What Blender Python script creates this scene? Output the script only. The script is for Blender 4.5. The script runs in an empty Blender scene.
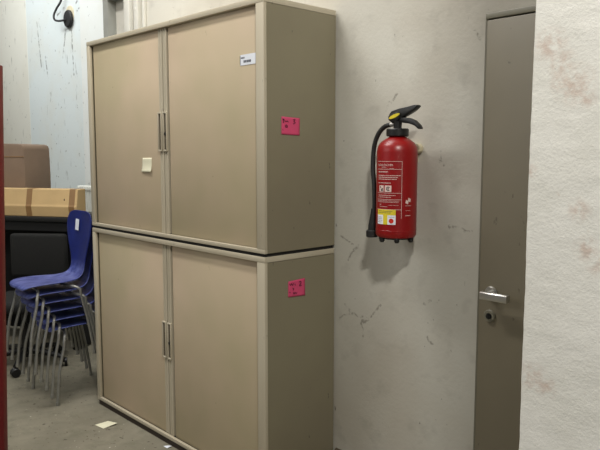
import bpy, bmesh, math, random
from mathutils import Vector, Matrix, noise
random.seed(7)
scene = bpy.context.scene
COL = scene.collection
PI = math.pi

# ------------------------------------------------------------------ materials
def srgb(r, g, b):
    def c(v):
        v /= 255.0
        return v / 12.92 if v <= 0.04045 else ((v + 0.055) / 1.055) ** 2.4
    return (c(r), c(g), c(b), 1.0)

def nodes_of(name):
    m = bpy.data.materials.new(name); m.use_nodes = True
    nt = m.node_tree; b = nt.nodes['Principled BSDF']
    return m, nt, b

def N(nt, t, **kw):
    n = nt.nodes.new(t)
    for k, v in kw.items():
        setattr(n, k, v)
    return n

def noise_node(nt, co, scale, detail=4, rough=0.55):
    n = N(nt, 'ShaderNodeTexNoise'); n.inputs['Scale'].default_value = scale
    n.inputs['Detail'].default_value = detail; n.inputs['Roughness'].default_value = rough
    nt.links.new(co, n.inputs['Vector'])
    return n.outputs['Fac']

def ramp(nt, fac, stops):
    r = N(nt, 'ShaderNodeValToRGB'); e = r.color_ramp.elements
    while len(e) < len(stops): e.new(0.5)
    for i, (p, c) in enumerate(stops):
        e[i].position = p; e[i].color = c if len(c) == 4 else (*c, 1)
    nt.links.new(fac, r.inputs['Fac'])
    return r.outputs['Color']

def mixc(nt, fac, a, b):
    m = N(nt, 'ShaderNodeMix', data_type='RGBA')
    if isinstance(fac, float): m.inputs[0].default_value = fac
    else: nt.links.new(fac, m.inputs[0])
    for i, v in ((6, a), (7, b)):
        if isinstance(v, tuple): m.inputs[i].default_value = v
        else: nt.links.new(v, m.inputs[i])
    return m.outputs[2]

def mth(nt, op, a, b=None, clamp=False):
    m = N(nt, 'ShaderNodeMath', operation=op); m.use_clamp = clamp
    for i, v in enumerate((a, b)):
        if v is None: continue
        if isinstance(v, (int, float)): m.inputs[i].default_value = v
        else: nt.links.new(v, m.inputs[i])
    return m.outputs[0]

def coords(nt):
    return N(nt, 'ShaderNodeTexCoord').outputs['Object']

def bump(nt, b, h, strength, dist):
    n = N(nt, 'ShaderNodeBump'); n.inputs['Strength'].default_value = strength
    n.inputs['Distance'].default_value = dist
    nt.links.new(h, n.inputs['Height']); nt.links.new(n.outputs['Normal'], b.inputs['Normal'])

def plain(name, col, rough=0.5, metal=0.0, var=0.12, scale=14, bumpd=0.0, bscale=200):
    """procedural: base colour mottled by noise"""
    m, nt, b = nodes_of(name)
    co = coords(nt)
    f = noise_node(nt, co, scale)
    d = tuple(min(1, c * (1 - var)) for c in col[:3]) + (1,)
    l = tuple(min(1, c * (1 + var)) for c in col[:3]) + (1,)
    nt.links.new(ramp(nt, f, [(0.3, d), (0.7, l)]), b.inputs['Base Color'])
    b.inputs['Roughness'].default_value = rough; b.inputs['Metallic'].default_value = metal
    if bumpd: bump(nt, b, noise_node(nt, co, bscale), 0.6, bumpd)
    return m

def segment_mask(nt, co, segs, width):
    """1 near any of the given line segments (scratches), else 0"""
    best = None
    for A, B in segs:
        ba = Vector(B) - Vector(A)
        sub = N(nt, 'ShaderNodeVectorMath', operation='SUBTRACT'); sub.inputs[1].default_value = A
        nt.links.new(co, sub.inputs[0])
        dot = N(nt, 'ShaderNodeVectorMath', operation='DOT_PRODUCT'); dot.inputs[1].default_value = ba
        nt.links.new(sub.outputs[0], dot.inputs[0])
        h = mth(nt, 'DIVIDE', dot.outputs['Value'], ba.length_squared, clamp=True)
        sc = N(nt, 'ShaderNodeVectorMath', operation='SCALE'); sc.inputs[0].default_value = ba
        nt.links.new(h, sc.inputs['Scale'])
        s2 = N(nt, 'ShaderNodeVectorMath', operation='DISTANCE')
        nt.links.new(sub.outputs[0], s2.inputs[0]); nt.links.new(sc.outputs[0], s2.inputs[1])
        d = s2.outputs['Value']
        best = d if best is None else mth(nt, 'MINIMUM', best, d)
    r = N(nt, 'ShaderNodeMapRange'); r.inputs[1].default_value = width * 0.4; r.inputs[2].default_value = width
    r.inputs[3].default_value = 1; r.inputs[4].default_value = 0
    nt.links.new(best, r.inputs[0])
    return r.outputs[0]

def specks(nt, co, scale, lo, hi, stretch=(1, 1, 1)):
    mp = N(nt, 'ShaderNodeMapping'); mp.inputs['Scale'].default_value = stretch
    nt.links.new(co, mp.inputs['Vector'])
    f = noise_node(nt, mp.outputs[0], scale, 3, 0.6)
    r = N(nt, 'ShaderNodeMapRange'); r.inputs[1].default_value = lo; r.inputs[2].default_value = hi
    nt.links.new(f, r.inputs[0])
    return r.outputs[0]

def wall_mat(name, base, alt, dirt, segs=None, speck=0.9, swidth=0.006):
    m, nt, b = nodes_of(name)
    co = coords(nt)
    c = mixc(nt, specks(nt, co, 1.3, 0.4, 0.62), base, alt)
    c = mixc(nt, mth(nt, 'MULTIPLY', specks(nt, co, 7, 0.55, 0.8), 0.25), c, dirt)
    c = mixc(nt, mth(nt, 'MULTIPLY', specks(nt, co, 38, 0.73, 0.78), speck), c, dirt)
    c = mixc(nt, mth(nt, 'MULTIPLY', specks(nt, co, 30, 0.71, 0.77, (1.6, 1, 0.6)), speck), c, dirt)
    if segs:
        wob = N(nt, 'ShaderNodeTexNoise'); wob.inputs['Scale'].default_value = 22
        nt.links.new(co, wob.inputs['Vector'])
        sc = N(nt, 'ShaderNodeVectorMath', operation='SCALE'); sc.inputs['Scale'].default_value = 0.04
        nt.links.new(wob.outputs['Color'], sc.inputs[0])
        ad = N(nt, 'ShaderNodeVectorMath', operation='ADD'); nt.links.new(co, ad.inputs[0]); nt.links.new(sc.outputs[0], ad.inputs[1])
        ad2 = N(nt, 'ShaderNodeVectorMath', operation='SUBTRACT'); nt.links.new(ad.outputs[0], ad2.inputs[0]); ad2.inputs[1].default_value = (.02, .02, .02)
        k = segment_mask(nt, ad2.outputs[0], segs, swidth)
        k = mth(nt, 'MULTIPLY', k, specks(nt, co, 55, 0.42, 0.55))
        c = mixc(nt, mth(nt, 'MULTIPLY', k, 0.5), c, dirt)
    nt.links.new(c, b.inputs['Base Color'])
    b.inputs['Roughness'].default_value = 0.75
    bump(nt, b, noise_node(nt, co, 60, 6), 0.35, 0.003)
    return m

Yw = 0.437
scr = [(.019, .762, .095, .80), (.095, .80, .20, .79), (.20, .79, .262, .861), (.05, .83, .09, .80), (.157, .778, .158, .708),
       (.20, .79, .15, .76), (.504, .906, .53, .93), (.523, .775, .545, .75), (.62, 1.243, .72, 1.235), (.561, 1.545, .562, 1.51),
       (.555, 1.505, .575, 1.495), (.015, 1.157, .09, 1.12), (.067, 1.05, .13, 1.13), (.715, 1.998, .729, 1.967), (.274, 1.721, .30, 1.75), (.33, 1.78, .31, 1.75)]
M = {}
M['wall'] = wall_mat('painted_wall', srgb(198, 195, 184), srgb(182, 176, 163), srgb(72, 62, 48), [((a, Yw, b), (c, Yw, d)) for a, b, c, d in scr], 0.75, 0.008)
# the far wall: sky tint and light fall-off painted in, creamier left of seam
def recess_mat():
    m, nt, b = nodes_of('far_wall_light_tinted_paint')
    co = coords(nt); sp = N(nt, 'ShaderNodeSeparateXYZ'); nt.links.new(co, sp.inputs[0])
    left = mth(nt, 'LESS_THAN', sp.outputs[0], -5.80)
    right = mth(nt, 'GREATER_THAN', sp.outputs[0], -4.42)
    c = mixc(nt, left, srgb(214, 221, 219), srgb(222, 220, 208))
    c = mixc(nt, right, c, srgb(222, 224, 219))
    c = mixc(nt, mth(nt, 'MULTIPLY', specks(nt, co, 1.8, 0.45, 0.65), 0.35), c, srgb(210, 206, 190))
    d = srgb(70, 66, 52)
    c = mixc(nt, mth(nt, 'MULTIPLY', specks(nt, co, 16, 0.67, 0.76), 0.8), c, d)
    c = mixc(nt, mth(nt, 'MULTIPLY', specks(nt, co, 9, 0.64, 0.78, (1.8, 1, 0.6)), 0.6), c, d)
    seg = [((-4.75, 1.3, 2.85), (-4.85, 1.3, 2.55)), ((-4.62, 1.3, 2.8), (-4.6, 1.3, 2.35)), ((-4.78, 1.3, 3.05), (-4.95, 1.3, 3.0)),
           ((-4.5, 1.3, 3.05), (-4.35, 1.3, 3.15)), ((-4.5, 1.3, 2.97), (-4.4, 1.3, 3.0)), ((-5.5, 1.3, 3.0), (-5.42, 1.3, 2.5)), ((-5.3, 1.3, 2.6), (-5.25, 1.3, 2.35))]
    k = mth(nt, 'MULTIPLY', segment_mask(nt, co, seg, 0.016), specks(nt, co, 25, 0.4, 0.55))
    c = mixc(nt, mth(nt, 'MULTIPLY', k, 0.7), c, d)
    sl = mth(nt, 'LESS_THAN', mth(nt, 'ABSOLUTE', mth(nt, 'ADD', sp.outputs[0], 5.80)), 0.012)
    c = mixc(nt, mth(nt, 'MULTIPLY', sl, 0.5), c, srgb(235, 235, 225))
    nt.links.new(c, b.inputs['Base Color']); b.inputs['Roughness'].default_value = 0.7
    bump(nt, b, noise_node(nt, co, 30, 6), 0.3, 0.004)
    return m
M['recess'] = recess_mat()

def plaster_mat():
    m, nt, b = nodes_of('rough_white_plaster')
    co = coords(nt)
    base = mixc(nt, specks(nt, co, 9, 0.4, 0.65), srgb(240, 238, 230), srgb(233, 231, 222))
    # rubbed pinkish patches where brick dust shows
    spots = [((1.527, -.6, 1.735), .03), ((1.55, -.6, 1.70), .025), ((1.576, -.6, 1.66), .035), ((1.598, -.6, 1.635), .02), ((1.55, -.6, 1.665), .02),
             ((1.515, -.6, 1.09), .03), ((1.545, -.6, 1.08), .02), ((1.596, -.6, 1.43), .02), ((1.612, -.6, 1.36), .022), ((1.634, -.6, 1.335), .02), ((1.5, -.6, 1.5), .012)]
    acc = None
    for p, r in spots:
        d = N(nt, 'ShaderNodeVectorMath', operation='DISTANCE'); nt.links.new(co, d.inputs[0]); d.inputs[1].default_value = p
        v = N(nt, 'ShaderNodeMapRange'); v.inputs[1].default_value = r * 0.3; v.inputs[2].default_value = r * 1.35; v.inputs[3].default_value = 1; v.inputs[4].default_value = 0
        nt.links.new(d.outputs['Value'], v.inputs[0])
        acc = v.outputs[0] if acc is None else mth(nt, 'MAXIMUM', acc, v.outputs[0])
    k = mth(nt, 'MULTIPLY', acc, specks(nt, co, 55, 0.38, 0.62))
    c = mixc(nt, mth(nt, 'MULTIPLY', k, 0.5), base, srgb(190, 152, 130))
    c = mixc(nt, mth(nt, 'MULTIPLY', specks(nt, co, 30, 0.7, 0.8), 0.4), c, srgb(190, 160, 135))
    nt.links.new(c, b.inputs['Base Color']); b.inputs['Roughness'].default_value = 0.85
    h = mth(nt, 'ADD', noise_node(nt, co, 170, 4, 0.65), mth(nt, 'MULTIPLY', noise_node(nt, co, 45, 3), 0.9))
    bump(nt, b, h, 0.42, 0.0024)
    return m
M['plaster'] = plaster_mat()

def floor_mat():
    m, nt, b = nodes_of('dusty_concrete')
    co = coords(nt)
    c = mixc(nt, specks(nt, co, 2.2, 0.36, 0.66), srgb(114, 109, 93), srgb(136, 130, 113))
    c = mixc(nt, mth(nt, 'MULTIPLY', specks(nt, co, 9, 0.5, 0.72), 0.55), c, srgb(98, 96, 78))
    c = mixc(nt, mth(nt, 'MULTIPLY', specks(nt, co, 26, 0.63, 0.72), 0.8), c, srgb(64, 58, 46))
    c = mixc(nt, mth(nt, 'MULTIPLY', specks(nt, co, 40, 0.68, 0.74), 0.8), c, srgb(196, 192, 178))
    nt.links.new(c, b.inputs['Base Color']); b.inputs['Roughness'].default_value = 0.8
    bump(nt, b, noise_node(nt, co, 40, 6), 0.4, 0.004)
    return m
M['floor'] = floor_mat()
M['ceiling'] = plain('ceiling_paint', srgb(190, 188, 180), 0.8)

def painted_metal(name, col, alt, rough, spk, scale=2.0):
    m, nt, b = nodes_of(name); co = coords(nt)
    c = mixc(nt, specks(nt, co, scale, 0.35, 0.65), col, alt)
    c = mixc(nt, mth(nt, 'MULTIPLY', specks(nt, co, 24, 0.7, 0.74, (1.3, 1.3, 0.6)), spk), c, srgb(66, 58, 44))
    nt.links.new(c, b.inputs['Base Color']); b.inputs['Roughness'].default_value = rough
    bump(nt, b, noise_node(nt, co, 260, 2), 0.15, 0.0006)
    return m
M['carcass'] = painted_metal('shade_darkened_beige_steel', srgb(136, 129, 106), srgb(130, 122, 101), 0.5, 0.65)  # shade of the cabinet sides is put into this darker beige
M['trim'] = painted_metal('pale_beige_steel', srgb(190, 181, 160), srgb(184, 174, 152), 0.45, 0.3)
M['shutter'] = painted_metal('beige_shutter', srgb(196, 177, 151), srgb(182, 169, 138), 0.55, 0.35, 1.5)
M['plinth'] = plain('dark_plinth', srgb(52, 42, 34), 0.7)
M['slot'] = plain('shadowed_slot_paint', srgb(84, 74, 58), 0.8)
M['gap'] = plain('black_spacer', srgb(24, 22, 20), 0.8)
M['door'] = painted_metal('grey_brown_door_paint', srgb(130, 122, 103), srgb(123, 115, 97), 0.45, 0.5)
M['doorframe'] = painted_metal('grey_frame_paint', srgb(128, 124, 108), srgb(120, 116, 100), 0.5, 0.4)
M['steelpost'] = painted_metal('grey_steel_paint', srgb(152, 153, 146), srgb(140, 141, 134), 0.5, 0.4, 5)
M['chrome'] = plain('brushed_steel', (0.62, 0.60, 0.56, 1), 0.32, 0.9, 0.08)
M['leg'] = plain('grey_tube_steel', (0.36, 0.36, 0.34, 1), 0.35, 0.75, 0.12, 30)
M['blue'] = None
def blue_plastic():
    m, nt, b = nodes_of('blue_plastic'); co = coords(nt)
    c = mixc(nt, specks(nt, co, 12, 0.35, 0.7), srgb(12, 28, 98), srgb(20, 38, 116))
    # pale haze on the low, flat seat part of the shell
    sp = N(nt, 'ShaderNodeSeparateXYZ'); nt.links.new(co, sp.inputs[0])
    r = N(nt, 'ShaderNodeMapRange'); r.inputs[1].default_value = 0.58; r.inputs[2].default_value = 0.50; r.inputs[3].default_value = 0; r.inputs[4].default_value = 1
    nt.links.new(sp.outputs[2], r.inputs[0])
    w = mth(nt, 'MULTIPLY', r.outputs[0], specks(nt, co, 30, 0.3, 0.7, (1, .35, 1)))
    c = mixc(nt, mth(nt, 'MULTIPLY', w, 0.55), c, srgb(130, 140, 200))
    nt.links.new(c, b.inputs['Base Color']); b.inputs['Roughness'].default_value = 0.42
    bump(nt, b, noise_node(nt, co, 300, 2), 0.2, 0.0006)
    return m
M['blue'] = blue_plastic()
M['red'] = plain('red_enamel', srgb(136, 10, 12), 0.34, 0.0, 0.06)
M['redpost'] = plain('dark_red_paint', srgb(104, 10, 16), 0.5)
M['black'] = plain('black_plastic', srgb(22, 22, 22), 0.42)
M['rubber'] = plain('black_rubber', srgb(26, 26, 25), 0.6)
M['cream'] = plain('cream_plastic', srgb(206, 196, 166), 0.6)
M['white'] = plain('white_print', srgb(214, 190, 182), 0.6, 0, 0.03)
M['yellow'] = plain('yellow_print', srgb(216, 196, 44), 0.55, 0, 0.05)
M['redprint'] = plain('red_print', srgb(196, 40, 24), 0.55)
M['ink'] = plain('dark_ink', srgb(60, 62, 74), 0.7)
M['blackprint'] = plain('black_print', srgb(26, 24, 24), 0.7)
M['paper'] = plain('white_paper', srgb(228, 232, 240), 0.8, 0, 0.03)
M['yellowpaper'] = plain('pale_yellow_paper', srgb(226, 222, 194), 0.8, 0, 0.04)
M['pink'] = plain('pink_paper', srgb(214, 74, 116), 0.75, 0, 0.05)
M['pinkink'] = plain('marker_ink', srgb(70, 20, 36), 0.8)
M['carton'] = plain('kraft_cardboard', srgb(196, 166, 118), 0.8, 0, 0.06, 6)
M['tape'] = plain('brown_packing_tape', srgb(142, 108, 68), 0.4, 0, 0.06)
M['darkcarton'] = plain('grey_brown_cardboard', srgb(128, 108, 90), 0.85, 0, 0.07, 6)
M['bench'] = plain('black_bench_steel', srgb(13, 13, 12), 0.6, 0, 0.2)
M['panel'] = plain('charcoal_panel', srgb(16, 16, 14), 0.8)
M['fabric'] = plain('charcoal_fabric', srgb(19, 19, 17), 0.9, 0, 0.15, 60)
M['whitemetal'] = plain('white_radiator_enamel', srgb(226, 226, 216), 0.45, 0, 0.03)
M['trunk'] = plain('white_trunking', srgb(214, 212, 202), 0.55, 0, 0.04)
M['skirt'] = plain('dark_skirting', srgb(92, 82, 66), 0.6)

# ------------------------------------------------------------------ mesh helpers
class MB:
    def __init__(self): self.bm = bmesh.new()
    def box(self, x0, x1, y0, y1, z0, z1, bev=0.0, mat=None, seg=2):
        t = bmesh.new(); bmesh.ops.create_cube(t, size=1)
        for v in t.verts:
            v.co = Vector(((x0 + x1) / 2 + v.co.x * (x1 - x0), (y0 + y1) / 2 + v.co.y * (y1 - y0), (z0 + z1) / 2 + v.co.z * (z1 - z0)))
        if bev: bmesh.ops.bevel(t, geom=t.edges[:], offset=bev, segments=seg, affect='EDGES', profile=0.5)
        if mat: bmesh.ops.transform(t, matrix=mat, verts=t.verts)
        self.add(t); return self
    def add(self, t):
        me = bpy.data.meshes.new('tmp'); t.to_mesh(me); t.free(); self.bm.from_mesh(me); bpy.data.meshes.remove(me)
    def tube(self, pts, r, seg=12, smooth=6, caps=True):
        """round tube along a Catmull-Rom path; r is a number or one radius per point"""
        P = [Vector(p) for p in pts]; rr = [r] * len(P) if isinstance(r, (int, float)) else list(r)
        if smooth and len(P) > 2:
            Q, q = [], []
            for i in range(len(P) - 1):
                p0 = P[max(i - 1, 0)]; p1 = P[i]; p2 = P[i + 1]; p3 = P[min(i + 2, len(P) - 1)]
                for k in range(smooth):
                    t = k / smooth
                    Q.append(0.5 * ((2 * p1) + (p2 - p0) * t + (2 * p0 - 5 * p1 + 4 * p2 - p3) * t * t + (3 * p1 - p0 - 3 * p2 + p3) * t ** 3))
                    q.append(rr[i] * (1 - t) + rr[i + 1] * t)
            Q.append(P[-1]); q.append(rr[-1]); P, rr = Q, q
        bm = self.bm; rings = []; up = None
        for i, p in enumerate(P):
            d = (P[min(i + 1, len(P) - 1)] - P[max(i - 1, 0)]).normalized()
            if up is None:
                up = Vector((0, 0, 1)) if abs(d.z) < 0.9 else Vector((1, 0, 0))
            a = (up - d * up.dot(d)).normalized(); b = d.cross(a); up = a
            rings.append([bm.verts.new(p + (a * math.cos(2 * PI * k / seg) + b * math.sin(2 * PI * k / seg)) * rr[i]) for k in range(seg)])
        for i in range(len(rings) - 1):
            for k in range(seg):
                bm.faces.new((rings[i][k], rings[i][(k + 1) % seg], rings[i + 1][(k + 1) % seg], rings[i + 1][k]))
        if caps:
            bm.faces.new(rings[0][::-1]); bm.faces.new(rings[-1])
        return self
    def lathe(self, prof, c=(0, 0, 0), seg=40, axis='Z', mat=None):
        t = bmesh.new(); rings = []
        for (r, z) in prof:
            if r < 1e-6: rings.append([t.verts.new((0, 0, z))])
            else: rings.append([t.verts.new((r * math.cos(2 * PI * k / seg), r * math.sin(2 * PI * k / seg), z)) for k in range(seg)])
        for A, B in zip(rings, rings[1:]):
            for k in range(seg):
                k2 = (k + 1) % seg
                if len(A) == 1 and len(B) == 1: continue
                if len(A) == 1: t.faces.new((A[0], B[k2], B[k]))
                elif len(B) == 1: t.faces.new((A[k], A[k2], B[0]))
                else: t.faces.new((A[k], A[k2], B[k2], B[k]))
        mt = Matrix.Translation(c)
        if axis == 'Y': mt = mt @ Matrix.Rotation(PI / 2, 4, 'X')
        if axis == 'X': mt = mt @ Matrix.Rotation(PI / 2, 4, 'Y')
        if mat: mt = mat @ mt
        bmesh.ops.transform(t, matrix=mt, verts=t.verts)
        bmesh.ops.recalc_face_normals(t, faces=t.faces)
        self.add(t); return self
    def prism(self, poly, axis, a0, a1, bev=0.0, mat=None):
        """extrude a closed 2-D outline along an axis"""
        t = bmesh.new()
        def P(u, v, w): return {'X': (w, u, v), 'Y': (u, w, v), 'Z': (u, v, w)}[axis]
        A = [t.verts.new(P(u, v, a0)) for u, v in poly]; B = [t.verts.new(P(u, v, a1)) for u, v in poly]
        n = len(poly)
        t.faces.new(A); t.faces.new(B[::-1])
        for i in range(n): t.faces.new((A[i], B[i], B[(i + 1) % n], A[(i + 1) % n]))
        bmesh.ops.recalc_face_normals(t, faces=t.faces)
        if bev: bmesh.ops.bevel(t, geom=t.edges[:], offset=bev, segments=2, affect='EDGES', profile=0.5)
        if mat: bmesh.ops.transform(t, matrix=mat, verts=t.verts)
        self.add(t); return self
    def quadgrid(self, rows):
        vs = [[self.bm.verts.new(p) for p in r] for r in rows]
        for a, b in zip(vs, vs[1:]):
            for i in range(len(a) - 1): self.bm.faces.new((a[i], a[i + 1], b[i + 1], b[i]))
        return self
    def build(self, name, mat, parent=None, smooth=True, origin=None):
        me = bpy.data.meshes.new(name)
        org = Vector(origin) if origin is not None else (parent_world(parent) if parent else Vector())
        for v in self.bm.verts: v.co -= org
        self.bm.normal_update(); self.bm.to_mesh(me); self.bm.free()
        me.materials.append(mat)
        if smooth:
            for p in me.polygons: p.use_smooth = True
            me.set_sharp_from_angle(angle=math.radians(32))
        o = bpy.data.objects.new(name, me); COL.objects.link(o)
        if parent: o.parent = parent
        elif origin is not None: o.location = org
        return o

def parent_world(o):
    v = Vector()
    while o: v += o.location; o = o.parent
    return v

def tag(o, label, cat, group=None, kind=None):
    o['label'] = label; o['category'] = cat
    if group: o['group'] = group
    if kind: o['kind'] = kind
    return o

def thing(name, label, cat, loc, group=None):
    o = bpy.data.objects.new(name, None); o.empty_display_size = 0.1
    COL.objects.link(o); o.location = loc
    return tag(o, label, cat, group)

def struct(o):
    o['kind'] = 'structure'; return o

# ------------------------------------------------------------------ camera
f_px = 665.856; yaw, pitch, roll = 0.815848, 0.106485, 0.000769
fw = Vector((-math.sin(yaw) * math.cos(pitch), math.cos(yaw) * math.cos(pitch), -math.sin(pitch)))
rt = Vector((math.cos(yaw), math.sin(yaw), 0)); upv = rt.cross(fw)
r2 = rt * math.cos(roll) + upv * math.sin(roll); u2 = upv * math.cos(roll) - rt * math.sin(roll)
cam = bpy.data.cameras.new('camera'); co_ = bpy.data.objects.new('camera', cam); COL.objects.link(co_)
mw = Matrix((r2, u2, -fw)).transposed().to_4x4(); mw.translation = Vector((2.13310, -1.81228, 1.53318)); co_.matrix_world = mw
cam.sensor_fit = 'HORIZONTAL'; cam.sensor_width = 36; cam.lens = f_px * 36 / 600; cam.clip_start = 0.05
scene.camera = co_

# ------------------------------------------------------------------ setting
ZC = 4.6
struct(MB().box(-9, 3.2, -6, 1.5, -0.12, 0).build('floor', M['floor'], smooth=False))
struct(MB().box(-9, 3.2, -6, 1.5, ZC, ZC + .12).build('ceiling', M['ceiling'], smooth=False))
wb = MB().box(-2.10, .752, Yw, Yw + .2, 0, ZC).box(.752, 1.64, Yw, Yw + .2, 2.05, ZC).box(1.64, 3.2, Yw, Yw + .2, 0, ZC)
struct(wb.build('wall_back', M['wall'], smooth=False))
struct(MB().box(-9, -2.10, 1.3, 1.5, 0, ZC).build('wall_recess', M['recess'], smooth=False))
struct(MB().box(-2.10, -1.98, Yw + .2, 1.5, 0, ZC).build('wall_return', M['wall'], smooth=False))
struct(MB().box(-9.15, -9, -6, 1.5, 0, ZC).build('wall_left', M['recess'], smooth=False))

# rough pillar in the right foreground: gridded so its surface and edge are really uneven
def pillar():
    mb = MB(); x0, x1, y0, y1 = 1.491, 2.05, -.6, -.2
    nz = 210; nx = 50
    def P(x, y, z, nrm):
        p = Vector((x, y, z))
        d = noise.noise(p * 60) * .0007 + noise.noise(p * 22) * .0006 + noise.noise(p * 5) * .0022
        return p + Vector(nrm) * d
    zs = [k / nz * (ZC if k > 0 else 0) for k in range(nz + 1)]
    zs = sorted(set([0.0] + [0.8 + 1.3 * k / 170 for k in range(171)] + [ZC]))
    rows = []
    for z in zs:
        row = [P(x0, y1 + (y0 + .006 - y1) * k / 12, z, (-1, 0, 0)) for k in range(13)]
        row += [P(x0 + .004 + (x1 - x0) * (k / nx) ** 1.0, y0, z, (-.25 if k == 0 else 0, -1, 0)) for k in range(nx + 1)]
        row += [Vector((x1 + .004, y1, z)), row[0].copy()]
        rows.append(row)
    mb.quadgrid(rows)
    o = mb.build('wall_right', M['plaster']); struct(o)
pillar()

# skirting, grey steel post with header, cable trunking
struct(MB().prism([(Yw, 0), (Yw - .016, 0), (Yw - .016, .105), (Yw - .004, .118), (Yw, .118)], 'X', .0, .752).build('baseboard_back', M['skirt'], smooth=False))
sp = MB().box(-2.125, -2.061, .375, .383, 0, 2.6).box(-2.069, -2.061, .383, Yw, 0, 2.6).box(-2.125, -2.117, .383, Yw + .02, 0, 2.6)
sp.box(-2.061, -1.93, .375, .383, 2.545, 2.6).box(-2.061, -1.93, .383, Yw, 2.545, 2.553)
struct(sp.build('trim_1', M['steelpost'], smooth=False))
tr = MB().box(-1.905, -1.832, Yw - .03, Yw, 1.0, ZC, .003).box(-1.78, -1.728, Yw - .03, Yw, 1.0, ZC, .003)
for z in (1.6, 2.45, 3.2): tr.lathe([(0, 0), (.006, 0), (.006, .003), (0, .003)], (-1.757, Yw - .03, z), 10, 'Y')
struct(tr.build('trim_2', M['trunk']))
struct(MB().box(-1.688, -1.665, Yw - .022, Yw, 1.0, ZC, .004).build('trim_3', M['trunk']))

# door_1: flush steel door with head frame
dr = thing('door_1', 'x', 'door', (.757, Yw, 0)); del dr['label']; del dr['category']; struct(dr)
MB().box(.765, 1.605, Yw - .012, Yw + .05, .012, 2.024, .003).build('door_leaf', M['door'], dr)
MB().box(.757, 1.64, Yw - .010, Yw + .09, 2.030, 2.05, .002).box(.757, .762, Yw - .006, Yw + .09, 0, 2.030).box(1.61, 1.64, Yw - .01, Yw + .09, 0, 2.030, .002).box(.762, 1.61, Yw + .06, Yw + .09, 0, 2.03).build('door_frame', M['doorframe'], dr)
hd = MB().lathe([(0, 0), (.025, 0), (.026, .004), (.022, .010), (0, .010)], (.818, Yw - .012, 1.008), 28, 'Y')
hd.tube([(.818, Yw - .02, 1.008), (.818, Yw - .062, 1.008)], .009, 14, 0)
hd.build('handle_rose', M['chrome'], dr)
MB().prism([(-.015, -.009), (-.011, -.013), (.011, -.013), (.015, -.009), (.015, .009), (.011, .013), (-.011, .013), (-.015, .009)], 'X', 0, .112, .0015,
           Matrix.Translation((.806, Yw - .066, 1.006)) @ Matrix.Rotation(PI / 2, 4, 'X')).build('door_handle', M['chrome'], dr)
MB().lathe([(0, 0), (.024, 0), (.025, .004), (.021, .009), (.012, .009), (.011, .004), (0, .004)], (.815, Yw - .012, .918), 28, 'Y').build('keyhole_rose', M['doorframe'], dr)
MB().lathe([(0, .004), (.0105, .004), (.0105, .014), (0, .014)], (.815, Yw - .012, .918), 18, 'Y').box(.8125, .8175, Yw - .0275, Yw - .025, .909, .927).build('lock_cylinder', M['black'], dr)

# ------------------------------------------------------------------ cabinets
W, D = 1.6, .428
def cabinet(label, z0, z1, foot, plinth_name, plinth_mat, handle_z):
    t = thing('roller_shutter_cabinet', label, 'cabinet', (-W / 2, D / 2, z0), 'two stacked beige cabinets')
    zb = z0 + foot
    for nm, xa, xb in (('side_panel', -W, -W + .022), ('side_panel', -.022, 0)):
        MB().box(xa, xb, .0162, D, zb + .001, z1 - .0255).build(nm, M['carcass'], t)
    for xa, xb in ((-W, -W + .036), (-.052, 0)):
        MB().box(xa, xb, 0, .016, zb + .0185, z1 - .0245, .0015).build('front_stile', M['trim'], t)
    MB().box(-W, 0, 0, D, z1 - .024, z1, .002).build('top_panel', M['trim'], t)
    MB().box(-W, 0, 0, .0161, zb, zb + .018, .001).build('bottom_rail', M['trim'], t)
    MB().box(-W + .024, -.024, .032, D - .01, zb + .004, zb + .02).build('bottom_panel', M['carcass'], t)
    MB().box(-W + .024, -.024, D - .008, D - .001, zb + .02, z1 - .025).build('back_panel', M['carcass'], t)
    MB().box(-W + .008, -.008, .006, D - .004, z0, zb).build(plinth_name, plinth_mat, t)
    # tambour shutters: shallow vertical slats, each ending in a raised closing bar
    mid = -.806; yp = .022
    for xa, xb in ((-W + .040, mid - .037), (mid + .049, -.030)):
        sgn = 1 if xa < mid - .1 else -1
        sh = MB().box(xa, xb, yp, yp + .012, zb + .015, z1 - .025, .0008).build('shutter', M['shutter'], t)
        # closing bar: a rounded lip each side of a shallow channel
        lo, hi = (mid - .039, mid - .0035) if sgn > 0 else (mid + .0035, mid + .037)
        bx = MB()
        bx.prism([(lo, yp + .012), (lo, yp - .002), (lo + .004, yp - .006), (lo + .010, yp - .006), (lo + .013, yp - .001), (hi - .013, yp - .001), (hi - .010, yp - .007), (hi - .002, yp - .007), (hi, yp - .004), (hi, yp + .012)], 'Z', zb + .019, z1 - .025)
        bar = bx.build('closing_bar', M['trim'], sh)
        # grip: narrow upright loop around a dark slot
        gz0, gz1 = handle_z; gx = (lo + hi) / 2 - .004 * sgn
        gp = MB()
        a, y0, y1, e = .0168, yp - .016, yp - .006, .0050
        gp.box(gx - a, gx - a + e, y0, y1, gz0, gz1, .002).box(gx + a - e, gx + a, y0, y1, gz0, gz1, .002)
        gp.box(gx - a + e, gx + a - e, y0, y1, gz1 - .008, gz1, .002).box(gx - a + e, gx + a - e, y0, y1, gz0, gz0 + .008, .002)
        gp.build('grip', M['trim'], bar)
        MB().box(gx - a + e, gx + a - e, yp - .0085, yp - .0065, gz0 + .008, gz1 - .008).build('grip_slot', M['slot'], bar)
        if sgn < 0:
            MB().lathe([(0, 0), (.008, 0), (.008, .006), (0, .006)], (gx, yp - .0085, (gz0 + gz1) / 2 - .01), 16, 'Y').build('lock', M['black'], bar)
    t.location.x += CX
    return t
CX = -.012
lower = cabinet('beige steel shutter cabinet standing on the floor, below the other cabinet', 0, 1.093, .032, 'plinth', M['plinth'], (.465, .66))
upper = cabinet('beige steel shutter cabinet stacked on the lower one, white label on its front', 1.093, 2.178, .0146, 'spacer', M['gap'], (1.545, 1.742))

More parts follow.
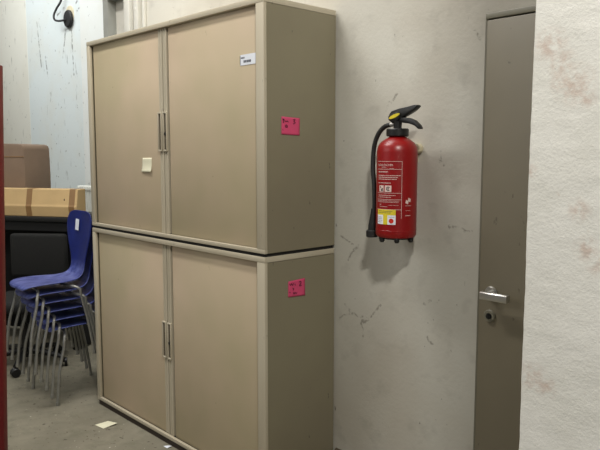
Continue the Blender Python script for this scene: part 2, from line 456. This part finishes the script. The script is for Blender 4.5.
# printed label on the right shutter of the upper cabinet
il = MB().box(-.197, -.093, .0202, .0214, 1.9135, 1.9585).build('inventory_label', M['paper'], upper)
il.location.x += .004
il['label'] = 'white printed label'
st = MB()
x = -.188
for w in (.004, .006, .003, .006):
    st.box(x, x + w, .0196, .0201, 1.942, 1.948); x += w + .0016
x = -.170
for i, w in enumerate((.006, .006, .003, .002, .006, .007, .006)):
    st.box(x, x + w, .0196, .0201, 1.924, 1.934); x += w + .0022
st.box(-.1955, -.1925, .0196, .0201, 1.917, 1.955)
st.build('label_print', M['ink'], il)

# sticky notes
def note(name, label, poly, plane, mat, group=None, curl=.004, lift=.0015):
    """small square paper: subdivided sheet whose lower edge curls off the surface. poly = 4 corners (tl,tr,br,bl) in plane coordinates"""
    mb = MB(); rows = []
    n = 8
    for i in range(n + 1):
        v = i / n; row = []
        for j in range(n + 1):
            u = j / n
            a = Vector(poly[0]).lerp(Vector(poly[1]), u); b = Vector(poly[3]).lerp(Vector(poly[2]), u); p = a.lerp(b, v)
            off = lift + curl * max(0, v - .35) ** 2 * (0.6 + .5 * u)
            row.append((p.x, plane[1] - off, p.y) if plane[0] == 'Y' else (plane[1] + off, p.x, p.y))
        rows.append(row)
    mb.quadgrid(rows)
    c = [(poly[0][i] + poly[2][i]) / 2 for i in (0, 1)]
    org = (c[0], plane[1] - lift, c[1]) if plane[0] == 'Y' else (plane[1] + lift, c[0], c[1])
    o = mb.build(name, mat, None, True, org)
    s = o.modifiers.new('paper', 'SOLIDIFY'); s.thickness = .0008; s.offset = 0
    return tag(o, label, 'sticky note', group)
note('sticky_note', 'small pale yellow note stuck on the upper cabinet left of its grips', [(-1.040, 1.511), (-.948, 1.512), (-.946, 1.437), (-1.047, 1.436)], ('Y', .022), M['yellowpaper'], None, .02)
pk1 = note('sticky_note', 'pink square note with dark scribble on the side of the upper cabinet', [(.096, 1.6915), (.203, 1.688), (.201, 1.613), (.095, 1.616)], ('X', CX), M['pink'], 'pink notes on the cabinet sides', .003)
pk2 = note('sticky_note', 'pink square note with dark scribble on the side of the lower cabinet', [(.134, .972), (.235, .976), (.236, .897), (.133, .902)], ('X', CX), M['pink'], 'pink notes on the cabinet sides', .003)
def scribble(parent, strokes, r=.0014):
    mb = MB()
    for s in strokes:
        mb.tube([(CX + .0036, y + .012, z) for y, z in s], r, 5, 4)
    o = mb.build('handwriting', M['pinkink'], parent)
    o['label'] = 'dark pen scribble'
scribble(pk1, [[(.090, 1.684), (.092, 1.674), (.095, 1.682), (.098, 1.673)], [(.090, 1.668), (.096, 1.670), (.093, 1.664)], [(.104, 1.674), (.110, 1.670), (.116, 1.674), (.121, 1.669)],
               [(.150, 1.680), (.162, 1.681), (.154, 1.673), (.163, 1.667), (.150, 1.662)], [(.104, 1.652), (.110, 1.657), (.115, 1.652), (.109, 1.646), (.105, 1.650)], [(.115, 1.655), (.117, 1.646)], [(.088, 1.636), (.092, 1.634)]])
scribble(pk2, [[(.128, .962), (.134, .954), (.140, .962), (.146, .953), (.152, .962)], [(.160, .958), (.163, .950)], [(.185, .962), (.194, .965), (.198, .958), (.187, .945), (.202, .946)],
               [(.146, .940), (.154, .936), (.148, .930)], [(.127, .924), (.133, .921)], [(.150, .922), (.155, .912), (.160, .920), (.167, .912), (.173, .918)]])

# ------------------------------------------------------------------ fire extinguisher
EX, EY, ER = .436, .322, .082
fe = thing('fire_extinguisher', 'red fire extinguisher with black hose hanging on the wall between cabinet and door', 'fire extinguisher', (EX, EY, 1.165))
zb = 1.195
body = MB().lathe([(0, zb + .004), (.055, zb), (ER - .006, zb + .004), (ER, zb + .014), (ER, zb + .03), (ER + .0008, zb + .031), (ER + .0008, zb + .033), (ER, zb + .034), (ER, 1.54), (ER - .001, 1.548), (ER - .004, 1.562),
                    (ER - .013, 1.577), (ER - .03, 1.590), (.038, 1.598), (.032, 1.602), (.03, 1.61), (0, 1.61)], (EX, EY, 0), 64).build('cylinder_body', M['red'], fe)
base = MB()
base.lathe([(.045, zb + .003), (.060, zb + .003), (.060, zb - .004), (.045, zb - .004), (.045, zb + .003)], (EX, EY, 0), 40)
for k in range(6):
    a = 2 * PI * (k + .2) / 6
    base.lathe([(0, -.012), (.007, -.012), (.011, -.006), (.011, .008), (0, .008)], (EX + .066 * math.cos(a), EY + .066 * math.sin(a), zb - .004), 14)
base.build('base_ring', M['black'], fe)
MB().lathe([(0, 1.603), (.041, 1.603), (.045, 1.606), (.045, 1.630), (.042, 1.634), (.02, 1.634), (0, 1.634)], (EX, EY, 0), 40).build('collar', M['black'], fe)
vz = MB().lathe([(0, 1.63), (.017, 1.63), (.0165, 1.645), (.018, 1.66), (.019, 1.685), (.012, 1.69), (0, 1.69)], (EX, EY, 0), 24)
vz.prism([(EX - .034, 1.668), (EX - .036, 1.684), (EX - .024, 1.692), (EX + .012, 1.700), (EX + .024, 1.684), (EX + .014, 1.664), (EX - .014, 1.655)], 'Y', EY - .019, EY + .019, .004)
valve = vz.build('valve', M['black'], fe)
lv = MB().prism([(EX - .036, 1.690), (EX - .024, 1.704), (EX + .015, 1.713), (EX + .055, 1.718), (EX + .088, 1.724), (EX + .102, 1.723), (EX + .106, 1.717), (EX + .088, 1.703), (EX + .058, 1.688), (EX + .028, 1.676), (EX - .01, 1.670), (EX - .034, 1.674)], 'Y', EY - .014, EY + .014, .004)
lv.build('squeeze_lever', M['black'], fe)
cl = MB().prism([(EX + .006, 1.682), (EX + .03, 1.678), (EX + .06, 1.674), (EX + .088, 1.664), (EX + .110, 1.646), (EX + .120, 1.630), (EX + .108, 1.629), (EX + .090, 1.643), (EX + .062, 1.652), (EX + .03, 1.656), (EX + .006, 1.662)], 'Y', EY - .012, EY + .012, .0035)
cl.build('carry_handle', M['black'], fe)
sl_ = MB()
ell = [(.030 * math.cos(2 * PI * k / 24) * math.cos(.32) - .0075 * math.sin(2 * PI * k / 24) * math.sin(.32), .030 * math.cos(2 * PI * k / 24) * math.sin(.32) + .0075 * math.sin(2 * PI * k / 24) * math.cos(.32)) for k in range(24)]
sl_.prism([(EX - .002 + a * .92, 1.683 + b * .9) for a, b in ell], 'Y', EY - .0215, EY - .0188)
seal = sl_.build('safety_tag', M['yellow'], fe, smooth=False); seal['label'] = 'yellow oval tag'
MB().tube([(EX - .014, EY, 1.653), (EX - .040, EY, 1.650)], .009, 14, 0).build('hose_coupling', M['chrome'], fe)
MB().tube([(EX - .036, EY, 1.650), (EX - .062, EY - .001, 1.645), (EX - .092, EY - .002, 1.622), (EX - .115, EY - .002, 1.58), (EX - .124, EY - .002, 1.53), (EX - .123, EY - .004, 1.47), (EX - .114, EY - .006, 1.40), (EX - .109, EY - .008, 1.34), (EX - .109, EY - .008, 1.29)], .0098, 14).build('hose', M['rubber'], fe)
nz = MB().tube([(EX - .111, EY - .008, 1.305), (EX - .113, EY - .008, 1.28), (EX - .118, EY - .008, 1.235), (EX - .120, EY - .008, 1.212)], [.012, .0140, .0180, .0180], 16, 3)
nz.lathe([(0, 0), (.022, 0), (.0255, .003), (.0255, .026), (.019, .030), (0, .026)], (EX - .120, EY - .008, 1.186), 20)
nz.build('nozzle', M['rubber'], fe)
br = MB().box(EX - .02, EX + .02, EY + ER * .9, Yw, 1.50, 1.53, .002)
br.prism([(EX - .03, 1.535), (EX + .034, 1.535), (EX + .044, 1.545), (EX + .046, 1.560), (EX + .036, 1.575), (EX - .03, 1.575)], 'Y', Yw - .03, Yw - .0005, .004)
br.build('wall_bracket', M['cream'], fe)['label'] = 'cream wall bracket'

# printing wrapped on the cylinder; px,py are millimetre-like print coordinates measured along the wrap
def cyl(a, z, r): return (EX + r * math.cos(a), EY + r * math.sin(a), z)
def patch(mb, a0, a1, z0, z1, r, n=None):
    n = n or max(2, int(abs(a1 - a0) / .06))
    inner = r - .0006
    for rr, flip in ((r, False), ):
        mb.quadgrid([[cyl(a0 + (a1 - a0) * k / n, z, rr) for k in range(n + 1)] for z in (z0, z1)])
d2r = math.radians
A0, A1 = d2r(-117), d2r(-37.5)
def zp(row): return 1.533 - (row - 153.75) * .00388
pr = MB(); r1 = ER + .0006
def frame_h(row, a=A0, b=A1, t=.0007): patch(pr, a, b, zp(row) - t, zp(row) + t, r1)
def frame_v(a, ra, rb, t=.0007): patch(pr, a - t / ER, a + t / ER, zp(rb), zp(ra), r1, 1)
for row in (161.3, 169.2, 193.4, 200.0, 210.2): frame_h(row)
frame_v(A1, 161.3, 219.4)
def wl(row, a, b, h=.0022, gap=.35, seed=0):
    """a line of small print too fine to read: a run of short dashes"""
    rnd = random.Random(seed + int(row * 10)); x = d2r(a); e = d2r(b)
    while x < e:
        w = rnd.uniform(.012, .05); patch(pr, x, min(x + w, e), zp(row) - h / 2, zp(row) + h / 2, r1, 1); x += w + rnd.uniform(.008, .02)
wl(167.2, -98, -82, .002); wl(168.4, -113, -108, .0014); wl(168.4, -72, -60, .0014)
wl(171.9, -112, -76, .0040); wl(175.6, -112, -41, .0030); wl(177.5, -112, -48, .0030); wl(179.4, -112, -52, .0030); wl(183.2, -112, -67, .0032)
wl(195.8, -112, -54, .0026); wl(197.7, -112, -66, .0022); wl(201.4, -114, -44, .0018); wl(202.7, -114, -46, .0018); wl(205.3, -105, -98, .0030); wl(207.4, -104, -78, .0020); wl(205.8, -75, -46, .0014)
wl(206.2, -26, -8, .0020); wl(211.2, -26, -10, .0014); wl(216.3, -26, -8, .0030)
# extinguishing pictograms
patch(pr, d2r(-107), d2r(-90), zp(192.2), zp(185.7), r1); patch(pr, d2r(-86), d2r(-66), zp(192.2), zp(185.7), r1)
# test mark beside the label: a tilted square with a dark bite
c0, cz = d2r(-18), zp(201.4)
for (da, dz) in ((-.06, -.004), (.07, .004)):
    pr.quadgrid([[cyl(c0 + da - .085, cz + dz - .004, r1), cyl(c0 + da + .06, cz + dz - .009, r1)], [cyl(c0 + da - .06, cz + dz + .009, r1), cyl(c0 + da + .085, cz + dz + .004, r1)]])
# heading
cu = bpy.data.curves.new('heading', 'FONT'); cu.body = 'FEUERL\u00d6SCHER'; cu.size = 1.0
to = bpy.data.objects.new('heading', cu); COL.objects.link(to)
bpy.context.view_layer.update()
me = bpy.data.meshes.new_from_object(to.evaluated_get(bpy.context.evaluated_depsgraph_get()))
bpy.data.objects.remove(to); bpy.data.curves.remove(cu)
xs = [v.co.x for v in me.vertices]; ys = [v.co.y for v in me.vertices]; mx, mX = min(xs), max(xs); mn, mX2 = min(ys), max(ys)
a0, a1 = d2r(-114), d2r(-62)
for v in me.vertices:
    a = a0 + (v.co.x - mx) / (mX - mx) * (a1 - a0); z = zp(166.0) + (v.co.y - mn) / (mX2 - mn) * .0095
    v.co = Vector(cyl(a, z, r1))
pr.bm.from_mesh(me); bpy.data.meshes.remove(me)
lab = pr.build('label_print', M['white'], fe, smooth=False); lab['label'] = 'white print on red'
ps = MB(); rp = r1 + .0003
patch(ps, d2r(-97), d2r(-93), zp(191.6), zp(188.4), rp, 1); patch(ps, d2r(-103), d2r(-100), zp(188.6), zp(186.6), rp, 1); patch(ps, d2r(-100), d2r(-97), zp(191.2), zp(189.8), rp, 1)
ring = []
ca, czz = d2r(-75.5), zp(189)
for k in range(20):
    t = 2 * PI * k / 20 + .6
    if k > 16: break
    ring.append([cyl(ca + (.0085 * math.cos(t)) / ER, czz + .0085 * math.sin(t), rp), cyl(ca + (.0055 * math.cos(t)) / ER, czz + .0055 * math.sin(t), rp)])
ps.quadgrid(ring); patch(ps, ca - .03, ca + .03, czz - .003, czz + .003, rp, 1)
ps.build('pictogram', M['blackprint'], fe, smooth=False)
# inspection sticker
sa, sb = d2r(-113), d2r(-53)
r3 = r1 + .0004
yl = MB(); patch(yl, sa, sb, zp(216), zp(210.4), r3); patch(yl, d2r(-90), d2r(-76), zp(225.6), zp(216), r3)
stk = yl.build('inspection_sticker', M['yellow'], fe, smooth=False); stk['label'] = 'yellow and white sticker'
wh = MB(); patch(wh, sa, d2r(-90), zp(225.6), zp(216), r3); wh.build('sticker_field', M['paper'], stk, smooth=False)
wh = MB(); patch(wh, d2r(-76), sb, zp(225.6), zp(216), r3); wh.build('sticker_field', M['paper'], stk, smooth=False)
rd = MB(); cc, cz2 = d2r(-65), zp(221.8)
rd.bm.faces.new([rd.bm.verts.new(cyl(cc + .0095 * math.cos(2 * PI * k / 20) / ER, cz2 + .0095 * math.sin(2 * PI * k / 20), r3 + .0012)) for k in range(20)])
rd.build('sticker_dot', M['redprint'], stk, smooth=False)
ln = MB(); rl = r3 + .0004
for row, a, b in ((212, -108, -62), (213.6, -108, -66), (218.3, -110, -94), (220, -110, -95), (221.7, -110, -94), (223.4, -110, -96), (217.8, -73, -56)):
    rnd = random.Random(int(row * 7)); x = d2r(a)
    while x < d2r(b):
        w = rnd.uniform(.02, .06); patch(ln, x, min(x + w, d2r(b)), zp(row) - .0009, zp(row) + .0009, rl, 1); x += w + .015
ln.build('sticker_print', M['ink'], stk, smooth=False)

# ------------------------------------------------------------------ stack of blue shell chairs
HS = .468
def shell_bm():
    # stations from seat front to back top: y, z, half width, dish, edge roll
    S = [(.186, HS - .034, .095, .0), (.184, HS - .020, .134, .001), (.168, HS - .009, .158, .003), (.13, HS - .003, .172, .006), (.05, HS - .003, .176, .010), (-.02, HS - .006, .170, .012),
         (-.085, HS - .006, .150, .011), (-.145, HS - .001, .128, .008), (-.185, HS + .018, .110, .006), (-.206, HS + .055, .098, .006), (-.214, HS + .105, .102, .009), (-.219, HS + .17, .130, .013),
         (-.224, HS + .24, .164, .016), (-.229, HS + .31, .182, .017), (-.233, HS + .36, .182, .015), (-.236, HS + .395, .165, .011), (-.238, HS + .415, .13, .007), (-.239, HS + .422, .075, .003)]
    rows = []
    m = 14
    for i, (y, z, w, d) in enumerate(S):
        a = S[max(i - 1, 0)]; b = S[min(i + 1, len(S) - 1)]
        ty, tz = b[0] - a[0], b[1] - a[1]; L = math.hypot(ty, tz); ny, nz_ = tz / L, -ty / L      # normal on the sitter's side
        if nz_ < 0 and abs(nz_) > abs(ny): ny, nz_ = -ny, -nz_
        row = []
        for k in range(m + 1):
            u = -1 + 2 * k / m
            off = d * (u * u - .3)
            row.append((u * w, y + ny * off, z + nz_ * off))
        rows.append(row)
    return MB().quadgrid(rows)
def make_chair(label):
    t = thing('stacking_chair', label, 'chair', (0, 0, 0), 'stacked blue chairs')
    s = shell_bm().build('seat_shell', M['blue'], t)
    so = s.modifiers.new('thick', 'SOLIDIFY'); so.thickness = .007; so.offset = 0
    su = s.modifiers.new('smooth', 'SUBSURF'); su.levels = 1; su.render_levels = 1
    for sx in (-1, 1):
        for path in ([(.02, .10, HS - .03), (.12, .106, HS - .036), (.155, .118, HS - .052), (.172, .130, HS - .082), (.178, .138, HS - .13), (.190, .174, .2), (.198, .196, .012)],
                     [(.02, -.08, HS - .03), (.12, -.085, HS - .03), (.166, -.11, HS - .034), (.181, -.132, HS - .05), (.184, -.138, HS - .09), (.195, -.175, .2), (.202, -.205, .012)]):
            lg = MB().tube([(sx * x_, y_, z_) for x_, y_, z_ in path], .009, 10, 5).build('leg', M['leg'], t)
            x_, y_, z_ = path[-1]
            MB().lathe([(0, 0), (.0105, 0), (.0115, .004), (.0105, .022), (0, .022)], (sx * x_, y_, 0), 12).build('foot_cap', M['leg'], lg)
    return t
AZ = math.radians(-91)          # direction the chairs face
fx, fy = math.cos(AZ), math.sin(AZ)
names = ['lowest blue chair of the stack, its feet standing on the floor', 'second blue chair from the bottom of the stack', 'third blue chair from the bottom of the stack',
         'third blue chair from the top of the stack', 'second blue chair from the top of the stack', 'topmost blue plastic chair of the stack, white label on its backrest']
c0 = make_chair(names[0])
for k in range(6):
    if k == 0: c = c0
    else:
        c = c0.copy(); COL.objects.link(c); c['label'] = names[k]
        for ch in list(c0.children):
            d = ch.copy(); COL.objects.link(d); d.parent = c
            for g in ch.children:
                e = g.copy(); COL.objects.link(e); e.parent = d
    c.location = (-1.942 + fx * .031 * k, .004 + fy * .031 * k, .056 * k)
    c.rotation_euler = (0, 0, AZ - PI / 2)
    top = c
sh = [ch for ch in top.children if ch.name.startswith('seat_shell')][0]
lbm = MB().box(-.025, .025, 0, .0012, -.036, .036, 0, Matrix.Translation((.035, -.2245, HS + .33)) @ Matrix.Rotation(math.radians(5), 4, 'X') @ Matrix.Rotation(-.06, 4, 'Y'))
lo_ = lbm.build('paper_label', M['paper'], None); lo_.parent = sh; lo_['label'] = 'white paper label'

# ------------------------------------------------------------------ workbench with cartons (turned 32 degrees to the wall)
TH = math.radians(32)
BO = Vector((-2.69, .45, 0))     # front right end of the bench; local x runs to the right, local y to the back
BM = Matrix.Translation(BO) @ Matrix.Rotation(TH, 4, 'Z')
BZ = 1.045
def rootloc(x, y, z=0): return BM @ Vector((x, y, z))
wbch = thing('workbench', 'tall black workbench with cartons on top behind the blue chairs', 'workbench', rootloc(-.5, .3))
MB().box(-1.55, -.05, -.03, .50, BZ - .035, BZ, .003, BM).build('bench_top', M['bench'], wbch)
MB().box(-1.50, -.09, .0, .03, BZ - .11, BZ - .036, 0, BM).box(-1.50, -.09, .43, .46, BZ - .11, BZ - .036, 0, BM).build('apron', M['bench'], wbch)
for xx in (-1.52, -.13):
    for yy in (0.0, .42):
        MB().box(xx, xx + .06, yy, yy + .06, 0, BZ - .036, .003, BM).build('leg', M['bench'], wbch)
MB().box(-1.46, -.13, .445, .46, .02, BZ - .112, 0, BM).build('back_board', M['panel'], wbch)
MB().box(-1.46, -.13, .05, .44, .30, .325, 0, BM).build('shelf', M['bench'], wbch)
MB().box(-.085, -.07, .065, .415, .02, BZ - .112, 0, BM).build('end_board', M['panel'], wbch)

ct = thing('long_carton', 'long tan cardboard carton with brown tape bands lying on the workbench', 'carton', rootloc(-.47, .15, BZ))
sec = [(0.012, BZ + .001), (.0, BZ + .080), (.006, BZ + .095), (.028, BZ + .214), (.13, BZ + .216), (.13, BZ + .001)]
MB().prism(sec, 'X', -1.3, -.055, .004, BM).build('box_body', M['carton'], ct, smooth=False)
for xx in (-.505, -.125):
    o2 = [(p[0] - .0012 if i < 4 else p[0], p[1] + (.0012 if i in (3, 4) else 0)) for i, p in enumerate(sec)]
    MB().prism([o2[0], o2[1], o2[2], o2[3], o2[4], (.13, BZ + .2), (.04, BZ + .2), (.03, BZ + .1), (.02, BZ + .075), (.03, BZ + .001)], 'X', xx, xx + .05, 0, BM).build('tape_band', M['tape'], ct, smooth=False)
mk = MB().prism([(-.172, BZ + .128), (-.160, BZ + .128), (-.166, BZ + .145)], 'Y', .012, .0205, 0, BM).build('printed_mark', M['blackprint'], ct, smooth=False)

bc = thing('large_carton', 'big closed grey brown carton with rounded corners standing behind the long carton', 'carton', rootloc(-1.0, .31, BZ))
bb = MB()
pr_ = [(-1.40, BZ + .001), (-.61, BZ + .001), (-.605, BZ + .30), (-.610, BZ + .53), (-.622, BZ + .555), (-.65, BZ + .565), (-.85, BZ + .570), (-1.40, BZ + .568)]
bb.prism([p for p in pr_ if True], 'Y', .14, .48, .008, BM)
bb.build('box_body', M['darkcarton'], bc)
MB().box(-1.40, -.608, .1365, .141, BZ + .46, BZ + .465, 0, BM).build('lid_seam', M['tape'], bc)

# ------------------------------------------------------------------ office chair behind the stack
oc = thing('office_chair', 'dark office swivel chair on castors between workbench and blue chairs', 'office chair', (-2.70, -.02, 0))
ox, oy = -2.70, -.02
MB().lathe([(0, .06), (.04, .06), (.04, .12), (.028, .13), (.028, .30), (.018, .30), (.018, .42), (0, .42)], (ox, oy, 0), 20).build('gas_column', M['black'], oc)
bs = MB()
for k in range(5):
    a = -.60 + 2 * PI * k / 5
    bs.tube([(ox + .03 * math.cos(a), oy + .03 * math.sin(a), .105), (ox + .16 * math.cos(a), oy + .16 * math.sin(a), .095), (ox + .29 * math.cos(a), oy + .29 * math.sin(a), .072)], [.026, .022, .016], 10, 3)
bs.build('star_base', M['black'], oc)
for k in range(5):
    a = -.60 + 2 * PI * k / 5; px_, py_ = ox + .295 * math.cos(a), oy + .295 * math.sin(a)
    cm = MB()
    for s in (-1, 1):
        cm.lathe([(0, -.009), (.027, -.010), (.032, -.005), (.032, .005), (.027, .010), (0, .009)], (0, 0, 0), 18, 'X', Matrix.Translation((px_, py_, .0322)) @ Matrix.Rotation(a + .5, 4, 'Z') @ Matrix.Translation((s * .016, 0, 0)))
    cm.tube([(px_, py_, .03), (px_, py_, .075)], .007, 8, 0)
    cm.build('castor', M['black'], oc)
RZ = Matrix.Translation((ox, oy, 0)) @ Matrix.Rotation(math.radians(222), 4, 'Z')
MB().box(-.24, .24, -.23, .23, .42, .50, .03, RZ, 3).build('seat', M['fabric'], oc)
MB().box(-.22, .22, -.30, -.24, .60, .93, .025, RZ, 3).build('backrest', M['fabric'], oc)
MB().tube([tuple(RZ @ Vector(p)) for p in ((0, -.05, .415), (0, -.24, .41), (0, -.325, .46), (0, -.315, .66))], .018, 10, 5).build('back_bracket', M['black'], oc)
for s in (-1, 1):
    MB().tube([tuple(RZ @ Vector(p)) for p in ((s * .22, .0, .43), (s * .275, .0, .46), (s * .28, .0, .64))], .014, 8, 4).box(s * .28 - .03, s * .28 + .03, -.13, .13, .64, .665, .01, RZ).build('armrest', M['panel'], oc)

# ------------------------------------------------------------------ radiator, wall cable, red upright, scraps
ra = thing('column_radiator', 'white column radiator on the far wall behind the chair stack', 'radiator', (-3.95, 1.2, .25))
for k in range(12):
    x = -4.255 + k * .052
    rb = MB()
    for yy in (1.155, 1.235):
        rb.tube([(x, yy, .28), (x, yy, 1.18)], .016, 8, 0)
    rb.box(x - .023, x + .023, 1.135, 1.255, 1.165, 1.215, .014).box(x - .023, x + .023, 1.135, 1.255, .25, .30, .014)
    rb.build('section', M['whitemetal'], ra)
for x in (-4.15, -3.75):
    for z in (.4, .95): MB().box(x, x + .02, 1.25, 1.3, z, z + .03).build('wall_bracket', M['steelpost'], ra)

wc = thing('wall_cable', 'black cable looping down into a round black bushing on the far wall', 'cable', (-4.646, 1.3, 2.927))
MB().lathe([(0, 0), (.098, 0), (.094, .008), (.084, .010), (0, .010)], (-4.646, 1.3, 2.955), 28, 'Y').build('mounting_plate', M['cream'], wc)
MB().lathe([(0, 0), (.088, 0), (.090, .02), (.080, .030), (.04, .032), (0, .032)], (-4.640, 1.291, 2.915), 28, 'Y').build('bushing', M['rubber'], wc)
MB().tube([(-4.70, 1.272, 4.0), (-4.72, 1.27, 3.4), (-4.745, 1.262, 3.14), (-4.83, 1.24, 3.04), (-4.85, 1.22, 2.98), (-4.82, 1.21, 2.925), (-4.74, 1.22, 2.90), (-4.65, 1.26, 2.905)], .011, 10, 6).build('cable', M['rubber'], wc)

rp_ = thing('red_upright', 'dark red painted steel upright at the left edge of the view', 'post', (-.579, -.922, 0))
tilt = Matrix.Translation((-.579, -.922, 0)) @ Matrix.Rotation(yaw, 4, 'Z') @ Matrix.Rotation(.033, 4, 'Y')
MB().box(-.06, 0, 0, .04, .010, 1.872, .004, tilt).build('post', M['redpost'], rp_)
MB().box(-.11, .05, -.05, .09, 0, .012, .002, Matrix.Translation((-.579, -.922, 0)) @ Matrix.Rotation(yaw, 4, 'Z')).build('foot_plate', M['redpost'], rp_)

def scrap(label, pts, mat, z=.0015):
    mb = MB(); c = Vector((sum(p[0] for p in pts) / len(pts), sum(p[1] for p in pts) / len(pts), z))
    v = [mb.bm.verts.new((p[0], p[1], z + (p[2] if len(p) > 2 else 0))) for p in pts]
    mb.bm.faces.new(v)
    o = mb.build('paper_scrap', mat, None, False, c); s = o.modifiers.new('paper', 'SOLIDIFY'); s.thickness = .001; s.offset = 0
    return tag(o, label, 'paper', 'paper scraps on the floor')
scrap('pale yellow square of paper on the floor before the lower cabinet', [(-1.315, -.165), (-1.235, -.155), (-1.235, -.07, .008), (-1.315, -.085)], M['yellowpaper'])
scrap('tiny white scrap of paper at the foot of the lower cabinet', [(-.81, -.03), (-.775, -.03), (-.77, .0 - .005, .006), (-.80, -.008)], M['paper'])
# dust and crumbs nobody could count
db = MB(); rnd = random.Random(3)
for k in range(170):
    x = rnd.uniform(-2.7, -.9); y = rnd.uniform(-.75, .35)
    if -1.62 < x < .02 and y > -.02: continue
    s = rnd.uniform(.001, .003)
    db.box(x - s, x + s * rnd.uniform(.6, 2), y - s, y + s, 0, s * .6)
tag(db.build('floor_debris', M['skirt'], None, False), 'crumbs and grit scattered on the concrete floor', 'debris', None, 'stuff')

# ------------------------------------------------------------------ light
def area(name, loc, target, sx, sy, power, col):
    l = bpy.data.lights.new(name, 'AREA'); l.shape = 'RECTANGLE'; l.size = sx; l.size_y = sy; l.energy = power; l.color = col
    o = bpy.data.objects.new(name, l); COL.objects.link(o); o.location = loc
    o.rotation_euler = (Vector(target) - Vector(loc)).to_track_quat('-Z', 'Y').to_euler()
    return o
area('window_daylight', (-2.0, -4.6, 3.4), (-.2, .4, 1.6), 3.6, 1.8, 42, (1.0, .98, .95))
area('ceiling_lamp', (2.5, -1.75, 3.65), (.9, .2, 1.3), .3, .15, 72, (1.0, .97, .91))
area('ceiling_lamp', (-1.2, -1.1, 4.15), (-1.2, -.2, 1.6), 1.6, .3, 62, (1.0, .97, .93))
area('skylight', (-5.0, -.2, 4.5), (-5.0, 1.3, 2.7), 3.4, .8, 66, (.95, .98, 1.0)).data.spread = math.radians(120)
area('added_wall_light', (-1.2, -.15, 4.5), (-1.2, .44, 2.6), 1.8, .4, 50, (.97, .99, 1.0))  # unseen light added to brighten the wall above the cabinets
w = bpy.data.worlds.new('world'); scene.world = w; w.use_nodes = True
w.node_tree.nodes['Background'].inputs[0].default_value = (.92, .96, 1, 1)
w.node_tree.nodes['Background'].inputs[1].default_value = .12
vs = scene.view_settings
vs.view_transform = 'Standard'; vs.look = 'None'; vs.exposure = 0; vs.gamma = 1; vs.use_curve_mapping = False
